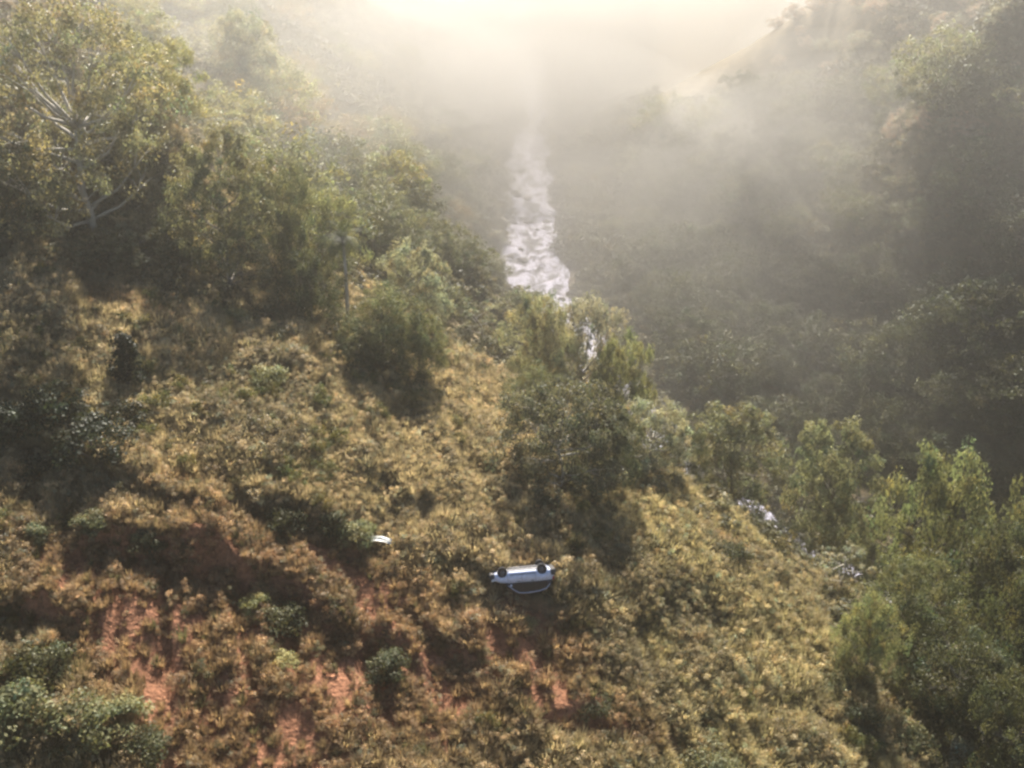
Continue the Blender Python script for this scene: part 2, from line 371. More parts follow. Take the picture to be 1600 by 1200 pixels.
for i in range(4): make_tree('broad%d' % i, 100 + i, 9, 9.6, .11, 88, fork=.2, lobes=15, low=.12, cl=17)
for i in range(3): make_tree('tall%d' % i, 140 + i, 11, 8.6, .11, 84, fork=.25, lobes=16, low=.14, cl=17, lr=.22)
make_tree('spread0', 171, 17, 17.5, .14, 66, M_PALEBARK, fork=.2, lobes=30, low=.16, squash=.5, cl=15, lr=.15, tr=.34, open_=.12)
for i in range(2): make_tree('umbrella%d' % i, 182 + i, 8, 11, .12, 80, M_PALEBARK, fork=.2, lobes=20, low=.13, squash=.36, lr=.19, cl=12)
for i in range(2): make_tree('sparse%d' % i, 191 + i, 6.5, 5.5, .12, 34, M_PALEBARK, fork=.4, lobes=8, low=.35, squash=.5, lr=.17, cl=7, tr=.12)
for i in range(3): make_tree('far%d' % i, 210 + i, 9, 10.5, .18, 46, fork=.18, lobes=13, low=.12, cl=14, lr=.25)
for i in range(4): make_shrub('shrub%d' % i, 300 + i, 2.4, 1.8, 26, 110, .075)
make_shrub('cone0', 320, 2.2, 3.6, 34, 130, .09, True)
for i in range(2): make_shrub('low%d' % i, 330 + i, 3.2, 1.2, 26, 90, .075)

def put(kind, x, y, z, s=1.0, col=(.07, .09, .03), name='tree', label='', cat='tree', group=None, rz=None, sz=None):
    tm, cm = TREES[kind]
    o = bpy.data.objects.new(name, None); C.objects.link(o); o.empty_display_size = .5
    o.location = (x, y, z); o.rotation_euler = (0, 0, rnd.uniform(0, 6.28) if rz is None else rz); o.scale = (s, s, s * (sz or 1))
    t = bpy.data.objects.new(tm.name.split('.')[0], tm); C.objects.link(t); t.parent = o
    c = bpy.data.objects.new(cm.name.split('.')[0], cm); C.objects.link(c); c.parent = o; c.color = (*col, 1)
    return tag(o, label, cat, group)
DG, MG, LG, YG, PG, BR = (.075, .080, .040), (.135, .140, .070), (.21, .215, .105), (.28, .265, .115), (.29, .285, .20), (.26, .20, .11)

DIM = {}
def dims(kind):
    if kind not in DIM:
        c = np.empty(len(TREES[kind][1].vertices) * 3, np.float32); TREES[kind][1].vertices.foreach_get('co', c); c = c.reshape(-1, 3)
        DIM[kind] = (np.percentile(c[:, 2], 99.5), (np.percentile(c[:, 0], 98.5) - np.percentile(c[:, 0], 1.5) + np.percentile(c[:, 1], 98.5) - np.percentile(c[:, 1], 1.5)) / 2)
    return DIM[kind]
NEAR = [ # kind, base px, base py (or distance when negative), top py, crown width px, colour, label
 ('spread0',148,372,5,300,(.24,.225,.13),'huge spreading tree with pale forked trunk at the upper left edge'),
 ('broad0',12,385,215,150,DG,'dark bushy tree at the left edge beside the huge pale-trunked tree'),
 ('tall1',55,-112,-12,210,BR,'brown topped tall tree rising behind the huge tree at the upper left corner'),
 ('broad1',235,-104,60,150,YG,'yellow green tree close behind the right side of the huge pale-trunked tree'),
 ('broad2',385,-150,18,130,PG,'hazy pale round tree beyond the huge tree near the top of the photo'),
 ('tall0',362,470,205,150,(.17,.165,.09),'tall round-topped tree with deep shade under it right of the huge tree'),
 ('broad2',285,430,335,100,DG,'dark low tree between the huge tree and the tall round-topped tree'),
 ('broad3',200,430,362,110,DG,'dark bushy tree growing below the trunk of the huge tree'),
 ('broad1',450,450,250,105,MG,'olive tree right behind the tall round-topped tree'),
 ('umbrella0',505,440,300,120,LG,'hazy flat-topped tree on the left slope above the palm'),
 ('broad2',490,520,395,95,DG,'dark tree just left of the palm trunk'),
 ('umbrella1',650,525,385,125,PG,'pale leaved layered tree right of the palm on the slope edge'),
 ('broad0',605,575,455,120,MG,'dark green tree below the palm at the end of the tree line'),
 ('broad3',560,585,515,70,DG,'small dark tree in the shade just below the palm'),
 ('broad1',658,590,492,80,MG,'rounded small tree at the lower right end of the palm grove'),
 ('sparse1',752,540,472,60,PG,'thin hazy tree left of the river bend trees'),
 ('broad2',845,-108,462,105,(.27,.26,.16),'hazy yellow green tree in front of the foot of the river'),  # this tree and the next: leaf colour paled to stand in for haze
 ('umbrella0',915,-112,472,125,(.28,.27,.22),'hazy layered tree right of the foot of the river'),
 ('umbrella1',968,-106,525,110,LG,'light green layered tree leaning over the river bend'),
 ('broad0',835,650,575,85,MG,'olive rounded tree behind the big dark tree'),
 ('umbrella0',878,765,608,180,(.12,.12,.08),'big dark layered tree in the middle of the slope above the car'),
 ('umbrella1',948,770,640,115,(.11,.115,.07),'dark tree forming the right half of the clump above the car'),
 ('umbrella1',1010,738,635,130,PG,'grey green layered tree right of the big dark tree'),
 ('broad3',1065,-92,660,80,DG,'low dark tree below the slope edge left of the first riverside tree'),
 ('tall2',1145,-96,633,150,(.19,.19,.11),'feathery olive riverside tree nearest the middle of the photo'),
 ('tall0',1285,-96,658,138,(.21,.215,.13),'light green riverside tree standing alone in the middle of the row'),
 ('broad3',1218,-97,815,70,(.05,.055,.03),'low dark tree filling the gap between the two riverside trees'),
 ('umbrella0',1338,-99,842,90,DG,'dark layered tree screening the bright gap of water'),
 ('sparse0',1310,930,848,85,PG,'small pale leaved tree in front of the gap with the water'),
 ('sparse1',1368,940,815,90,DG,'thin dark forked tree in the gap with the water'),
 ('broad2',1445,-84,705,160,(.19,.20,.10),'large light topped tree left in the right hand grove'),
 ('broad0',1575,-80,742,180,MG,'large tree at the right edge of the photo'),
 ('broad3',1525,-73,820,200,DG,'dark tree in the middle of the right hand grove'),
 ('broad1',1425,-67,880,150,MG,'mid green tree low in the right hand grove'),
 ('broad2',1345,1075,935,95,LG,'bright green small tree at the left foot of the right hand grove'),
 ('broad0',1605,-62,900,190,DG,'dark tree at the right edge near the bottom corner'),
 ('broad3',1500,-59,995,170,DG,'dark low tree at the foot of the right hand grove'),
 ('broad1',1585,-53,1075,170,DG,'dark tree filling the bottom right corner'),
]
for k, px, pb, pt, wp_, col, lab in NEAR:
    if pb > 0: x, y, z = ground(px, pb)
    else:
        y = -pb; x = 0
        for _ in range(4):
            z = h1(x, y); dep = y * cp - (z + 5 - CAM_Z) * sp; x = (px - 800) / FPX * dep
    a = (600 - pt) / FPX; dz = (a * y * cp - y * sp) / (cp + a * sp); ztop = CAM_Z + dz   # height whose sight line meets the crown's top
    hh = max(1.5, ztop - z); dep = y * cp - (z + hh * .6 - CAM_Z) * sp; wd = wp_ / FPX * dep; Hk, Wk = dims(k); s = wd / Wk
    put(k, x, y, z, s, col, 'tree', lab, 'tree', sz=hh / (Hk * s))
SHR = [
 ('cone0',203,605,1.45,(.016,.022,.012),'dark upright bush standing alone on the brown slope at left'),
 ('shrub0',70,445,1.2,DG,'dark round bush at the top left edge of the brown slope'),
 ('shrub1',420,600,1.5,LG,'light green shrub on the brown slope below the tree line'),
 ('shrub2',370,515,1.5,LG,'light shrub where the brown slope meets the tree line'),
 ('shrub3',440,540,1.5,DG,'dark shrub beside the light shrub at the tree line'),
 ('shrub0',700,570,1.1,YG,'yellowish shrub on the slope crest left of the river bend'),
 ('shrub1',780,765,1.1,DG,'dark small bush left of the big dark layered tree'),
 ('shrub2',845,800,1.3,DG,'dark bush at the foot of the big dark layered tree'),
 ('shrub3',1145,885,1.5,DG,'dark bush alone on the golden slope at right'),
 ('shrub0',520,850,1.4,DG,'dark bush above the red soil left of the white scrap'),
 ('shrub1',450,830,1.5,DG,'dark bush left of the pair above the red soil'),
 ('shrub2',560,845,1.2,LG,'light green bush at the right end above the red soil'),
 ('shrub3',150,860,1.1,MG,'green bush at the upper rim of the long dark bank'),
 ('shrub0',230,860,1.2,DG,'dark bush on top of the long dark bank'),
 ('shrub1',440,985,1.6,DG,'dark bush at the lower end of the long dark bank'),
 ('shrub2',400,960,1.0,YG,'yellow green bush in the shade of the long dark bank'),
 ('shrub3',130,1160,2.0,MG,'green leafy shrub near the bottom left corner'),
 ('shrub0',40,1140,2.2,MG,'large olive shrub in the bottom left corner'),
 ('shrub1',70,1060,1.8,DG,'dark shrub above the bottom left shrubs'),
 ('shrub2',190,1130,1.5,LG,'light green shrub beside the orange bare soil strip'),
 ('shrub3',230,1195,1.5,DG,'dark shrub at the bottom edge left of the bare strip'),
 ('shrub0',610,1060,1.5,DG,'dark bush in the red soil below the car at left'),
 ('shrub1',440,1050,1.0,YG,'yellow bush in the red soil at the centre left'),
 ('low0',930,1130,1.0,DG,'low dark green plant near the bottom centre'),
 ('low1',1110,1195,1.6,MG,'grey green bush at the bottom edge right of centre'),
 ('shrub3',1330,1030,1.6,LG,'bright leafy bush at the left rim of the right hand grove'),
 ('shrub0',1380,1010,1.5,YG,'yellow green bush among the right hand grove'),
 ('shrub1',1300,1080,1.3,MG,'green bush on the slope rim below the bright bush'),
 ('shrub2',1340,1140,1.5,DG,'dark bush on the rim near the bottom right'),
 ('shrub3',1430,1180,1.7,MG,'green bush near the bottom right of the golden slope'),
 ('shrub0',1500,1200,1.8,PG,'pale bush at the bottom edge beside the right hand grove'),
 ('shrub1',1250,830,1.3,DG,'dark bush behind the slope edge under the riverside trees'),
 ('shrub2',990,900,1.0,DG,'small dark bush right of the car'),
 ('shrub3',760,890,.8,BR,'brown bush touching the left end of the car'),
 ('low0',820,985,.7,LG,'green weed clump just in front of the car'),
 ('low1',680,880,1.0,DG,'low dark plant between the white scrap and the car'),
 ('shrub0',60,860,1.3,MG,'green bush at the left edge above the long dark bank'),
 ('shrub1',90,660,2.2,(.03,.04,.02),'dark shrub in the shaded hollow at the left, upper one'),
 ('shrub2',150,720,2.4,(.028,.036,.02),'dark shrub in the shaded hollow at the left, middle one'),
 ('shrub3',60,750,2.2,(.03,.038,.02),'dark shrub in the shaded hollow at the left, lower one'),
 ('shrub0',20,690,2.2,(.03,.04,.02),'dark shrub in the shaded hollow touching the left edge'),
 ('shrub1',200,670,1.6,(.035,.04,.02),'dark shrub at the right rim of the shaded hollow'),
]
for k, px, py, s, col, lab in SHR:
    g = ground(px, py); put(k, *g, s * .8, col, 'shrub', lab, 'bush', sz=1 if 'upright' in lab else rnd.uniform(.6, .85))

# palm with a thin trunk
def palm(px, py, h_):
    x, y, z = ground(px, py); root = bpy.data.objects.new('palm_tree', None); C.objects.link(root); root.location = (x, y, z)
    tag(root, 'slender palm with a tuft of fronds above the tree line', 'palm')
    mb = MB(); mb.tube([(0,0,-.3),(.05,0,h_*.3),(.12,0,h_*.65),(.05,0,h_)], [.2,.16,.14,.13], 9); link('trunk', mb.mesh('trunk', M_PALEBARK), root)
    r = random.Random(5)
    for i in range(18):
        a = i * 2.4; el = R(r.uniform(0, 75) if i > 5 else r.uniform(-30, 0)); L_ = r.uniform(1.9, 2.5)
        pts = []; d = Vector((math.cos(a) * math.cos(el), math.sin(a) * math.cos(el), math.sin(el))); p = Vector((.05, 0, h_))
        for k in range(9):
            pts.append(p.copy()); p += d * L_ / 8; d = (d + Vector((0, 0, -.16))).normalized()
        V = []; F_ = []; side = Vector((-math.sin(a), math.cos(a), 0))
        for k in range(8):
            for sg in (-1, 1):
                for q in (0, .5):
                    b = pts[k].lerp(pts[k+1], q); wl = .62 * math.sin(math.pi * (k + 1 + q) / 9.6) + .1
                    tp = b + side * sg * wl + (pts[k+1] - pts[k]) * .9 + Vector((0, 0, -.22))
                    n0 = len(V); V += [b, b + (pts[k+1] - pts[k]) * .28, tp]; F_.append((n0, n0+1, n0+2))
        me = mesh_np('frond', np.array([tuple(v) for v in V]), np.array(F_), {'v': np.full((len(V), 3), r.uniform(.8, 1.15))}, M_LEAF)
        f = link('frond', me, root); f.color = (.045, .055, .028, 1)
palm(545, 520, 8.6)

# ---- woods on the far slopes: each tree that can be told apart is a thing
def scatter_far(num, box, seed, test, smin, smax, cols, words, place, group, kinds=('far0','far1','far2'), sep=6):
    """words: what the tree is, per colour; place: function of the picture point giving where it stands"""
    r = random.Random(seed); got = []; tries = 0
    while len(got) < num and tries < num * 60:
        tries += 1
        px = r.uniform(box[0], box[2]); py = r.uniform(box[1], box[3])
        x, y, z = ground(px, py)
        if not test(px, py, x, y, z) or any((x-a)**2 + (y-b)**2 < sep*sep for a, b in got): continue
        got.append((x, y)); k = r.choice(kinds); sc = r.uniform(smin, smax); ci = r.randrange(len(cols)) if py < 400 else 0  # low in view one fixed colour: right slope's valley shade put into its leaves
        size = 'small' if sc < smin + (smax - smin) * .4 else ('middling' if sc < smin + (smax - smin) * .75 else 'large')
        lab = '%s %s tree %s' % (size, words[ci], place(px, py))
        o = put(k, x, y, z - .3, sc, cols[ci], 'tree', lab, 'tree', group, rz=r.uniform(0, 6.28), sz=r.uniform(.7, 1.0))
        SAME.setdefault(lab, []).append((px, o))
SAME = {}
def tell_apart():
    for lab, L_ in SAME.items():
        L_.sort(key=lambda t: t[0]); n_ = len(L_)
        w_ = {1: [''], 2: [', left one', ', right one'], 3: [', left one', ', middle one', ', right one'], 4: [', leftmost', ', second', ', third', ', rightmost'], 5: [', leftmost', ', second', ', third', ', fourth', ', rightmost'], 6: [', leftmost', ', second', ', third', ', fourth', ', fifth', ', rightmost']}.get(n_)
        if w_:
            for (p_, o), t in zip(L_, w_): o['label'] = lab + t
def off_river(x, y): return float(rdist(np.array([x]), np.array([y]))[0]) > 12
def pl_right(px, py):
    return ('high on' if py < 300 else 'midway up' if py < 480 else 'low on') + ' the far slope, ' + ('nearest the water' if px < 1180 else 'in its middle' if px < 1330 else 'in its right half' if px < 1480 else 'by the right edge')
def pl_left(px, py):
    return ('high on' if py < 140 else 'midway up' if py < 270 else 'low on') + ' the left slope ' + ('beside the huge tree' if px < 330 else 'behind the tall round tree' if px < 480 else 'near its misty edge')
def pl_bank(px, py):
    return 'faint in the mist ' + ('left of' if px < 830 else 'right of') + ' the river, ' + ('far' if py < 320 else 'middle' if py < 420 else 'near') + ' end'
def pl_top(px, py):
    return 'below the far ridge, ' + ('near its clean crest' if px < 1330 else 'midway to the corner' if px < 1480 else 'by the top right corner') + (', upper' if py < 110 else ', lower')
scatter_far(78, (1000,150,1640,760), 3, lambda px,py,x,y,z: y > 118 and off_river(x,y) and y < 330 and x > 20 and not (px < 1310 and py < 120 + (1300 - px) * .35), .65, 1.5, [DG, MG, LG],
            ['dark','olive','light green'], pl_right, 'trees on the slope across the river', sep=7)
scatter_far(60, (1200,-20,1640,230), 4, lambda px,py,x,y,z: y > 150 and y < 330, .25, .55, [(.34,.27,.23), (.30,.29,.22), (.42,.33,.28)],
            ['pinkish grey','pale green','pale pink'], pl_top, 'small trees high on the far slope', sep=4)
scatter_far(46, (180,-10,700,420), 5, lambda px,py,x,y,z: y > 100 and off_river(x,y) and y < 330, .6, 1.2, [MG, LG, YG, BR],
            ['olive','light green','yellowish','brown'], pl_left, 'trees on the left slope behind the tree line')
scatter_far(26, (560,200,1000,520), 6, lambda px,py,x,y,z: y > 130 and off_river(x,y) and y < 420, .5, .9, [MG, DG, LG],
            ['olive','dark','light green'], pl_bank, 'trees on the misty river bank')

tell_apart()

# ------------------------------------------------------------------ ground cover: instances carried by points
def gn_scatter(name, P, kind, rot, scl, tint, protos, label=None):
    me = bpy.data.meshes.new(name); P = np.asarray(P, np.float32); me.vertices.add(len(P)); me.vertices.foreach_set('co', P.ravel())
    me.attributes.new('kind', 'INT', 'POINT').data.foreach_set('value', np.asarray(kind, np.int32))
    me.attributes.new('rot', 'FLOAT_VECTOR', 'POINT').data.foreach_set('vector', np.asarray(rot, np.float32).ravel())
    me.attributes.new('scl', 'FLOAT_VECTOR', 'POINT').data.foreach_set('vector', np.asarray(scl, np.float32).ravel())
    t = np.concatenate([tint, np.ones((len(tint), 1))], 1).astype(np.float32)
    me.attributes.new('tint', 'FLOAT_COLOR', 'POINT').data.foreach_set('color', t.ravel())
    col = bpy.data.collections.new(name + '_kinds')
    for i, pm in enumerate(protos):
        po = bpy.data.objects.new('%s_kind_%02d' % (name, i), pm); col.objects.link(po)
    g = bpy.data.node_groups.new(name + '_nodes', 'GeometryNodeTree')
    g.interface.new_socket('Geometry', in_out='INPUT', socket_type='NodeSocketGeometry'); g.interface.new_socket('Geometry', in_out='OUTPUT', socket_type='NodeSocketGeometry')
    N = g.nodes; L = g.links; gi = N.new('NodeGroupInput'); go = N.new('NodeGroupOutput'); ip = N.new('GeometryNodeInstanceOnPoints')
    ci = N.new('GeometryNodeCollectionInfo'); ci.inputs['Collection'].default_value = col; ci.inputs['Separate Children'].default_value = True; ci.inputs['Reset Children'].default_value = True
    def na(nm, ty):
        a = N.new('GeometryNodeInputNamedAttribute'); a.data_type = ty; a.inputs['Name'].default_value = nm; return a.outputs['Attribute']
    L.new(gi.outputs[0], ip.inputs['Points']); L.new(ci.outputs[0], ip.inputs['Instance']); ip.inputs['Pick Instance'].default_value = True
    L.new(na('kind', 'INT'), ip.inputs['Instance Index']); L.new(na('rot', 'FLOAT_VECTOR'), ip.inputs['Rotation']); L.new(na('scl', 'FLOAT_VECTOR'), ip.inputs['Scale'])
    L.new(ip.outputs[0], go.inputs[0])
    o = link(name, me); md = o.modifiers.new('cover', 'NODES'); md.node_group = g
    tag(o, label, None, None, 'stuff'); return o
def tuft(seed, nb=54, h_=.74, spread=.36, wb=.023):
    r = np.random.default_rng(seed); V = []; F = []; T = []
    for i in range(nb):
        a = r.random() * 6.283; b = r.random() ** .6 * spread * .5; p = np.array([math.cos(a) * b, math.sin(a) * b, -.05])
        a2 = a + r.normal() * .6; ln = h_ * (.5 + .7 * r.random()); lean = spread * (.4 + 1.1 * r.random())
        tip = p + np.array([math.cos(a2) * lean, math.sin(a2) * lean, ln]); mid = (p + tip) / 2 + np.array([0, 0, ln * .16])
        s = np.array([-math.sin(a2), math.cos(a2), 0]) * wb * (.7 + .8 * r.random()); n0 = len(V)
        V += [p - s, p + s, mid - s * .9, mid + s * .9, tip - s * .2, tip + s * .2]; F += [(n0, n0+1, n0+3, n0+2), (n0+2, n0+3, n0+5, n0+4)]
        c = .75 + .5 * r.random(); T += [[c, c * (.94 + .1 * r.random()), c * .95]] * 6
    return mesh_np('tuft', np.array(V), np.array(F), {'v': np.array(T)}, M_GRASS)
def weed(seed, w_=.9, h_=.7, ncl=9, per=34, leaf=.06, mat=None):
    r = np.random.default_rng(seed); a = r.random(ncl) * 6.283; q = r.random(ncl); rr = w_ / 2 * np.sqrt(r.random(ncl)) * np.sqrt(1 - (.8 * q) ** 2)
    e = np.stack([np.cos(a) * rr, np.sin(a) * rr, h_ * (.1 + .8 * q)], 1)
    V, F, t = leaves(e, w_ * .2 * (.7 + .6 * r.random(ncl)), per, leaf, r, .8, up=.3, aspect=.5)
    return mesh_np('weed', V, F, {'v': t}, mat or M_GRASS)
tufts = [tuft(i) for i in range(6)] + [weed(20 + i, 1.0, .8, 12, 44, .045) for i in range(6)] + [weed(40 + i, .8, 1.2, 12, 40, .04) for i in range(2)]

n0 = 380000
X = rng.uniform(-72, 56, n0); Y = rng.uniform(28, 125, n0)
B = bare(X, Y)
Z = H(X, Y)
px, py, dep = project(X, Y, Z)
dens = fbm(X / 2.0, Y / 2.0, 200, 3)
u_ = X * RP[0] + Y * RP[1] + 2.2 * (fbm(X / 14, Y / 14, 8, 2) - .5); v_ = X * RD[0] + Y * RD[1]
rill = np.abs(vnoise(u_ / 1.2, v_ / 30, 11) - .5) * 2
keep = (px > -420) & (px < 1900) & (py < 1500) & (rng.random(n0) < np.clip(.30 + 1.5 * (dens - .35) + .9 * (rill - .35), .06, 1) * np.clip(1 - .74 * np.clip(B * 1.15, 0, 1.25), 0, 1)) & (Z > 1)
keep &= rdist(X, Y) > 9
keep &= ~((np.abs(px - 812) < 58) & (py > 892) & (py < 968) & (rng.random(n0) < .96))
X, Y, Z, px, py, B = X[keep], Y[keep], Z[keep], px[keep], py[keep], B[keep]
m = len(X)
big = fbm(X / 9, Y / 9, 210, 3); sm = fbm(X / 2.5, Y / 2.5, 215, 3)
green = np.clip((big - .5) * 4 + (sm - .5) * 3 + .10 + .3 * sstep(800, 1200, px) * 0, 0, 1)
dry = np.array([.41, .345, .215]); olive = np.array([.245, .215, .135]); gold = np.array([.45, .41, .215]); brown = np.array([.31, .21, .12]); gr = np.array([.115, .11, .055])
tint = dry[None] * (1 - green[:, None]) + olive[None] * green[:, None]
gp = (sstep(850, 1050, px) * .55)[:, None]; tint = tint * (1 - gp) + (gold * .9 * (1 - green[:, None]) + np.array([.29, .255, .145]) * green[:, None]) * gp
bq = np.clip(B * 1.3, 0, .85)[:, None]; tint = tint * (1 - bq) + brown * bq
k = (rng.random(m) < .10)[:, None]; tint = np.where(k, gr, tint)
tint = tint * (.55 + .85 * rng.random(m))[:, None]
kind = np.where(rng.random(m) < .22 + .40 * green, 6 + rng.integers(0, 8, m), rng.integers(0, 6, m))
s = .92 * (.55 + .65 * rng.random(m)) * (.7 + .9 * np.clip(sm - .2, 0, .8)) * 1.15 * (1 - .35 * np.clip(B, 0, 1)) * (.75 + .9 * fbm(X / 6, Y / 6, 260, 2) ** 1.5)
rot = np.stack([rng.normal(size=m) * .12, rng.normal(size=m) * .12, rng.random(m) * 6.283], 1)
scl = np.stack([s, s, s * (.7 + .5 * rng.random(m))], 1)
gn_scatter('dry_grass', np.stack([X, Y, Z], 1), kind, rot, scl, tint, tufts, 'dry brown and olive grass covering the near slope')

# undergrowth: knee to head high scrub everywhere on the far slopes and in the grove floors
scrub = [weed(60 + i, 2.6, 1.9, 16, 40, .17, M_UNDER) for i in range(6)]
n1_ = 34000
X = rng.uniform(-150, 170, n1_ * 3); Y = rng.uniform(30, 520, n1_ * 3); sel = rng.random(len(X)) < 1.0
Z = H(X, Y); px, py, dep = project(X, Y, Z)
# the near slope keeps its grass: scrub only beyond its crest
crest = np.interp(px, [0, 150, 350, 480, 560, 700, 830, 1000, 1120, 1270, 1310, 1450, 1560], [405, 425, 490, 540, 590, 560, 640, 770, 830, 900, 1050, 1140, 1230])
rd = rdist(X, Y)
keep = (px > -400) & (px < 2300) & (py < np.where(px > 1560, 1600, crest)) & (rd > rwid(Y) + np.where(Y < 150, .6, 2.5)) & (py > -120)
keep &= ~((px > 1020) & (py < 60 + (1300 - px) * .33 + 34) & (dep > 230))
keep &= rng.random(len(X)) < np.clip(60 / dep * np.where(X > 50, 1.6, 1), .12, 1)
X, Y, Z, px, py, dep = X[keep], Y[keep], Z[keep], px[keep], py[keep], dep[keep]; m = len(X)
g1 = fbm(X / 12, Y / 12, 230, 3)[:, None]
tint = np.array([.055, .055, .032]) * (1 - g1) + np.array([.19, .17, .095]) * g1; tint = tint * (.6 + .8 * rng.random(m))[:, None]
s = (.6 + .7 * rng.random(m)) * np.clip(dep / 140, .8, 1.8)
gn_scatter('undergrowth', np.stack([X, Y, Z - .2], 1), rng.integers(0, 6, m), np.stack([rng.normal(size=m) * .1, rng.normal(size=m) * .1, rng.random(m) * 6.283], 1),
           np.stack([s, s, s * .85], 1), tint, scrub, 'green scrub covering the slopes beyond the grass')
# taller scrub bushes dotted in the grass (too many to count)
n2_ = 900
X = rng.uniform(-60, 50, n2_ * 3); Y = rng.uniform(36, 112, n2_ * 3); Z = H(X, Y); px, py, dep = project(X, Y, Z)
crest2 = np.interp(px, [0, 150, 350, 480, 560, 700, 830, 1000, 1120, 1270, 1310, 1450, 1560], [405, 425, 490, 540, 590, 560, 640, 770, 830, 900, 1050, 1140, 1230])
cl = fbm(X / 7, Y / 7, 250, 3)
keep = (px > -60) & (px < 1600) & (py > crest2) & (py < 1260) & (rng.random(len(X)) < np.clip((cl - .42) * 4, .04, 1) * (.35 + .65 * sstep(900, 500, px))) & (bare(X, Y) < .45)
keep &= ~((np.abs(px - 815) < 75) & (np.abs(py - 915) < 70))
X, Y, Z, px = X[keep], Y[keep], Z[keep], px[keep]; m = len(X)
tint = np.array([.075, .085, .032]) * (.6 + .9 * rng.random(m))[:, None] + np.array([.07, .05, .015]) * rng.random(m)[:, None]
s = .30 + .42 * rng.random(m)
scrub2 = [weed(80 + i, 2.6, 2.1, 18, 60, .11, M_UNDER) for i in range(5)]
gn_scatter('scrub', np.stack([X, Y, Z], 1), rng.integers(0, 5, m), np.stack([0 * X, 0 * X, rng.random(m) * 6.283], 1),
           np.stack([s, s, s], 1), tint, scrub2, 'olive weeds and scrub clumps among the dry grass')

# ------------------------------------------------------------------ the overturned car
M_PAINT = simple('sky_tinted_car_paint', (.50, .56, .72), .28, .0, .5, .6)  # white car; blue skylight on its shaded flank put into the paint colour
M_GLASS = simple('dark_car_glass', (.012, .014, .022), .25, 0, .3)
M_TYRE = simple('tyre_rubber', (.018, .018, .02), .85); M_RIM = simple('wheel_rim_metal', (.10, .10, .11), .45, .6)
M_UNDERC = simple('underbody_metal', (.10, .10, .11), .6, .3); M_TRIM = simple('black_trim', (.02, .02, .022), .5)
M_LAMP = simple('lamp_glass', (.6, .62, .64), .12); M_RED = simple('tail_lamp_red', (.30, .02, .02), .2)
car = bpy.data.objects.new('overturned_car', None); C.objects.link(car)
tag(car, 'white hatchback car lying overturned on its roof in the grass', 'car')
def loft(secs, closed=True):
    V = []; F_ = []; k = len(secs[0])
    for s_ in secs: V += s_
    for i in range(len(secs) - 1):
        for j in range(k if closed else k - 1): F_.append((i*k+j, i*k+(j+1) % k, (i+1)*k+(j+1) % k, (i+1)*k+j))
    F_.append(tuple(range(k))[::-1]); F_.append(tuple((len(secs)-1)*k + j for j in range(k)))
    return V, F_
# upright car: x forward, z up; belt line and hood heights along the length; wheel arches are cut by stations
def body_sec(x):
    e = abs(x) / 2.05; wd = .86 * (1 - .16 * e ** 4); top = np.interp(x, [-2.05,-1.9,-1.2,0,.85,1.5,1.95,2.05], [.84,.91,.92,.90,.90,.82,.68,.58]); bot = .24 + .10 * max(0, e - .75) / .25
    for ax in (-1.28, 1.30):
        d = abs(x - ax)
        if d < .34: bot = max(bot, .15 + math.sqrt(max(0, .34 ** 2 - d * d)))
    mid = max(bot + .03, .52)
    return [Vector(p) for p in [(x, -wd + .12, bot), (x, -wd, bot + .02), (x, -wd - .02, mid), (x, -wd + .03, max(top - .06, mid + .02)), (x, -wd + .16, max(top, mid + .03)), (x, 0, max(top, mid + .03) + .03),
            (x, wd - .16, max(top, mid + .03)), (x, wd - .03, max(top - .06, mid + .02)), (x, wd + .02, mid), (x, wd, bot + .02), (x, wd - .12, bot)]]
mb = MB(); st = sorted(set([-2.05,-2.0,-1.9,-1.75] + [round(-1.65 + .074 * i, 3) for i in range(11)] + [-.8,-.4,0,.4,.8] + [round(.93 + .074 * i, 3) for i in range(11)] + [1.75,1.9,2.0,2.05]))
V, F_ = loft([body_sec(x) for x in st]); mb.add(V, F_); body = link('body', mb.mesh('body', M_PAINT, True), car)
# greenhouse: pillars and roof as a shell, windows set on it
def cab(x):
    zb = .92; zt = np.interp(x, [-1.95,-1.55,-1.1,-.2,.35,1.15], [.95,1.38,1.52,1.57,1.53,.95]); t = (zt - zb) / .65; wb = .80; wt = wb - .17 * t
    return [Vector(p) for p in [(x, -wb, zb), (x, -wt - .01, zt - .07), (x, -wt + .1, zt), (x, 0, zt + .03), (x, wt - .1, zt), (x, wt + .01, zt - .07), (x, wb, zb)]]
mb = MB(); V, F_ = loft([cab(x) for x in np.linspace(-1.93, 1.12, 22)]); mb.add(V, F_); link('cabin', mb.mesh('cabin', simple('shade_darkened_roof', (.030, .034, .045), .4), True), car)  # cabin colour darkened to stand in for shadow under the overturned body
def side_window(x0, x1, sg, zb=.935):
    V = []; F_ = []; k = 7
    for i in range(k):
        x = x0 + (x1 - x0) * i / (k - 1); zt = float(np.interp(x, [-1.95,-1.55,-1.1,-.2,.35,1.15], [.95,1.38,1.52,1.57,1.53,.95])) - .10
        zt = max(zt, zb + .02)
        for z in (zb, zt):
            t = (z - .92) / .65; y = .80 - .17 * t + .022
            V.append(Vector((x, sg * y, z)))
    for i in range(k - 1): F_.append((2*i, 2*i+1, 2*i+3, 2*i+2))
    mb = MB(); mb.add(V, F_); mb.add([v - Vector((0, sg * .02, 0)) for v in V], [f[::-1] for f in F_]); return link('window', mb.mesh('window', M_GLASS, False), car)
for sg in (-1, 1): side_window(-1.60, -.82, sg); side_window(-.805, .045, sg); side_window(.06, .98, sg)
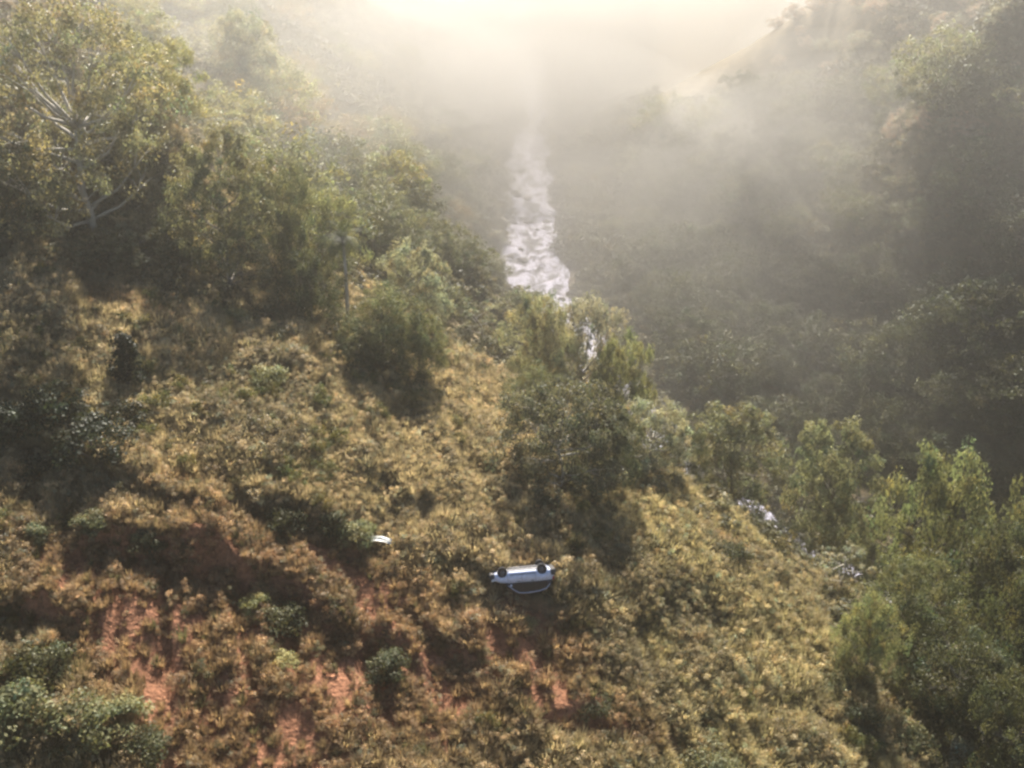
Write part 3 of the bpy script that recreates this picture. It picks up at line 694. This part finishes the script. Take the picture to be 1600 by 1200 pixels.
mb = MB(); mb.add([Vector(p) for p in [(1.10,-.66,1.0),(1.10,.66,1.0),(.42,.56,1.44),(.42,-.56,1.44)]], [(0,1,2,3)]); wsr = link('windscreen', mb.mesh('windscreen', M_GLASS, False), car); wsr.location = (.03, 0, .02)
mb = MB(); mb.add([Vector(p) for p in [(-1.90,-.64,1.0),(-1.58,-.58,1.29),(-1.58,.58,1.29),(-1.90,.64,1.0)]], [(0,1,2,3)]); rw = link('rear_window', mb.mesh('rear_window', M_GLASS, False), car); rw.location = (-.03, 0, .03)
for ax, ay in ((-1.28,-.74),(-1.28,.74),(1.30,-.74),(1.30,.74)):
    mb = MB(); prof = [(-.1,.20),(-.1,.29),(-.07,.32),(.07,.32),(.1,.29),(.1,.20)]; V = []; F_ = []; q = 22
    for j in range(q):
        a = 2 * math.pi * j / q
        for yy, rr in prof: V.append(Vector((math.cos(a) * rr, yy, math.sin(a) * rr)))
    for j in range(q):
        for i in range(6): F_.append((j*6+i, j*6+(i+1) % 6, ((j+1) % q)*6+(i+1) % 6, ((j+1) % q)*6+i))
    mb.add(V, F_); wh = link('wheel', mb.mesh('wheel', M_TYRE), car, (ax, ay, .25))
    mb = MB(); sg = 1 if ay > 0 else -1
    V, F_ = loft([[Vector((math.cos(2*math.pi*j/16)*r_, sg*yy, math.sin(2*math.pi*j/16)*r_)) for j in range(16)] for yy, r_ in ((-.06,.205),(.05,.205),(.075,.18),(.05,.14),(.085,.06))]); mb.add(V, F_)
    link('rim', mb.mesh('rim', M_RIM, False), wh)
def boxm(c, s_, mat, name, parent=car, rot=None):
    cx, cy_, cz = c; a, b, d = [q / 2 for q in s_]; bv = min(a, b, d) * .35; secs = []
    for zz, k in ((-d, bv), (-d + bv, 0), (d - bv, 0), (d, bv)):
        secs.append([Vector((cx + p, cy_ + q, cz + zz)) for p, q in ((-a+k,-b+k*2),(-a+k*2,-b+k),(a-k*2,-b+k),(a-k,-b+k*2),(a-k,b-k*2),(a-k*2,b-k),(-a+k*2,b-k),(-a+k,b-k*2))])
    V, F_ = loft(secs); mb = MB(); mb.add(V, F_); return link(name, mb.mesh(name, mat, False), parent)
boxm((0,0,.26),(3.3,1.40,.10),M_UNDERC,'underbody'); boxm((.2,.1,.20),(2.6,.09,.08),M_TRIM,'exhaust_pipe'); boxm((1.3,0,.30),(.12,1.3,.12),M_TRIM,'axle'); boxm((-1.28,0,.30),(.12,1.3,.12),M_TRIM,'axle')
boxm((1.99,0,.42),(.34,1.60,.30),M_TRIM,'bumper'); boxm((-2.0,0,.45),(.32,1.64,.36),M_TRIM,'bumper')
for sg in (-1, 1):
    mb = MB(); pts = []
    for x in np.linspace(-1.75, 1.0, 12):
        zt = float(np.interp(x, [-1.95,-1.55,-1.1,-.2,.35,1.15], [.95,1.38,1.52,1.57,1.53,.95])); pts.append((x, sg * (.80 - .17 * (zt - .07 - .92) / .65 + .03), zt - .06))
    mb.tube(pts, [.024] * 12, 6); link('roof_rail', mb.mesh('roof_rail', M_PAINT), car)
for sg in (-1, 1):
    boxm((1.96,sg*.60,.66),(.16,.32,.12),M_LAMP,'headlight'); boxm((-1.99,sg*.64,.80),(.12,.22,.22),M_RED,'tail_lamp')
    boxm((.80,sg*.93,.98),(.12,.16,.11),M_PAINT,'mirror'); boxm((0,sg*.885,.40),(1.7,.02,.035),M_TRIM,'side_trim')
    for hx in (-.62, .28): boxm((hx,sg*.888,.80),(.16,.025,.03),M_TRIM,'door_handle')
    for hx in (-.83, .06, 1.0): boxm((hx,sg*.882,.60),(.012,.012,.50),M_TRIM,'door_seam')
cx, cy_, cz = ground(815, 930)
# on its roof, nose to the left, flank turned up towards the valley side
q = Matrix.Rotation(R(184), 4, 'Z') @ Matrix.Rotation(R(180 + 27), 4, 'X') @ Matrix.Rotation(R(-3), 4, 'Y')
car.matrix_world = Matrix.Translation((cx - .05, cy_ + .35, cz + 1.8)) @ q @ Matrix.Diagonal((1.0, 1.08, 1.16, 1))

# white scrap of bodywork further up
x, y, z = ground(597, 866)
V = []; F_ = []
for i in range(9):
    for j in range(5):
        u, v = i / 8 - .5, j / 4 - .5
        V.append((u * 1.35, v * .55 * (1 - .5 * abs(u)), .16 * math.cos(u * 3) + .07 * math.sin(v * 9 + u * 4)))
for i in range(8):
    for j in range(4): F_.append((i*5+j, (i+1)*5+j, (i+1)*5+j+1, i*5+j+1))
mb = MB(); mb.add(V, F_); mb.add([(a, b, c - .02) for a, b, c in V], [f[::-1] for f in F_])
sc_ = link('scrap_panel', mb.mesh('scrap_panel', simple('white_scrap', (.42, .43, .40), .5)), None, (x, y, z + 1.0)); sc_.rotation_euler = (R(14), R(5), R(-6))
tag(sc_, 'bent white scrap panel lying in the scrub up-slope of the car', 'scrap')

# boulders in the river
M_ROCK = simple('river_rock', (.16, .145, .13), .8, bump=.5)
rr_ = random.Random(9)
RK = {}
for i in range(30):
    yv = rr_.uniform(150, 300); k = int(np.argmin(np.abs(RL[:, 1] - yv))); p = RL[k]; xo = rr_.uniform(-6.5, 6.5)
    r = np.random.default_rng(500 + i); V = []; F_ = []; a_, b_ = 10, 7
    for ii_ in range(b_ + 1):
        th = math.pi * ii_ / b_
        for j in range(a_):
            ph = 2 * math.pi * j / a_; q = 1 + .22 * math.sin(3 * ph + i) * math.sin(th) + .15 * r.normal() * math.sin(th)
            V.append((math.sin(th) * math.cos(ph) * q, math.sin(th) * math.sin(ph) * q * .8, math.cos(th) * .55 * q))
    for ii_ in range(b_):
        for j in range(a_): F_.append((ii_*a_+j, ii_*a_+(j+1) % a_, (ii_+1)*a_+(j+1) % a_, (ii_+1)*a_+j))
    mb = MB(); mb.add(V, F_); o = link('boulder', mb.mesh('boulder', M_ROCK, True), None, (p[0] + xo, p[1], .1)); s_ = rr_.uniform(.5, 1.8); o.scale = (s_, s_, s_); o.rotation_euler = (0, 0, rr_.uniform(0, 6))
    tag(o, '%s boulder in the white water, %s side, %s the bend' % ('big' if s_ > 1.0 else 'small', 'left' if xo < -2 else 'right' if xo > 2 else 'middle', 'close to' if yv < 190 else 'some way above' if yv < 245 else 'far above'), 'boulder', 'boulders in the river'); RK.setdefault(o['label'], []).append((p[0] + xo, o))

SAME.clear(); SAME.update(RK); tell_apart()
# ------------------------------------------------------------------ haze and mist
def volmat(name, dens, col=(.97, .95, .91), g=.6):
    m, N, L = newmat(name); o = N.new('ShaderNodeOutputMaterial'); v = N.new('ShaderNodeVolumePrincipled')
    v.inputs['Color'].default_value = (*col, 1); v.inputs['Density'].default_value = dens; v.inputs['Anisotropy'].default_value = g
    L.new(v.outputs[0], o.inputs['Volume']); return m
def boxmesh(name, a, b, mat):
    V = [(x, y, z) for x in (a[0], b[0]) for y in (a[1], b[1]) for z in (a[2], b[2])]
    F_ = [(0,1,3,2),(4,6,7,5),(0,4,5,1),(2,3,7,6),(0,2,6,4),(1,5,7,3)]
    me = bpy.data.meshes.new(name); me.from_pydata(V, [], F_); me.materials.append(mat); return me
HAZE = .0015
hz = link('haze', boxmesh('haze', (-1510, -610, float(GZ.min()) - 1), (1510, 1910, 100), volmat('haze_air', HAZE, g=.92)))
tag(hz, 'pale sunlit haze filling the valley', None, None, 'stuff')
# banks of mist lying in the valley: lumpy closed shapes of thin even mist, one object
def blob(c, r3, seed, k=18):
    V = []; F_ = []; a_, b_ = k * 2, k
    for i in range(b_ + 1):
        th = math.pi * i / b_
        for j in range(a_):
            ph = 2 * math.pi * j / a_; d = np.array([math.sin(th) * math.cos(ph), math.sin(th) * math.sin(ph), math.cos(th)])
            q = 1 + .35 * (float(fbm(d[0] * 1.6 + seed * 7.1 + d[2], d[1] * 1.6 + seed * 3.3 - d[2], seed, 3)) - .5) * 2 * math.sin(th)
            V.append(tuple(np.array(c) + d * np.array(r3) * q))
    for i in range(b_):
        for j in range(a_): F_.append((i*a_+j, (i+1)*a_+j, (i+1)*a_+(j+1) % a_, i*a_+(j+1) % a_))
    return V, F_
MIST = [ # centre, radii, density
 ((10,370,8),(170,170,36),.0026),((0,480,16),(260,180,60),.0026),((10,270,4),(70,110,26),.0042),((6,310,6),(45,55,24),.0035),((35,190,0),(70,70,26),.0032),((80,200,14),(60,80,28),.0030),((-45,190,48),(46,66,17),.0022),((-54,120,52),(42,44,18),.0016,.6),((-46,128,46),(30,30,14),.0010,.6),((94,190,36),(56,80,28),.0024),((104,175,36),(40,60,20),.0007,.62),
 ((70,215,26),(30,34,9),.0042),((60,205,22),(16,30,6),.0040),((84,165,20),(12,16,6),.013),((98,195,32),(20,26,7),.0069),((62,260,20),(26,32,8),.007),((74,178,12),(10,18,5),.012),((-30,240,24),(40,70,22),.0028),
 ((88,138,13),(9,14,5),.014),((70,150,6),(12,10,4),.009),((52,235,14),(18,24,7),.005),((78,240,34),(28,22,7),.004),
]
for i, (c, r3, dn, *gg) in enumerate(MIST):
    V, F_ = blob(c, r3, i + 1); mb = MB(); mb.add(V, F_)
    o = link('mist', mb.mesh('mist', volmat('mist_air', dn * (1.0 if gg else 1.5 if dn > .0068 else 1.8), g=gg[0] if gg else (.62 if dn > .0068 else .895)), True)); tag(o, 'bank of bright morning mist in the valley', None, 'mist banks in the valley', 'stuff')
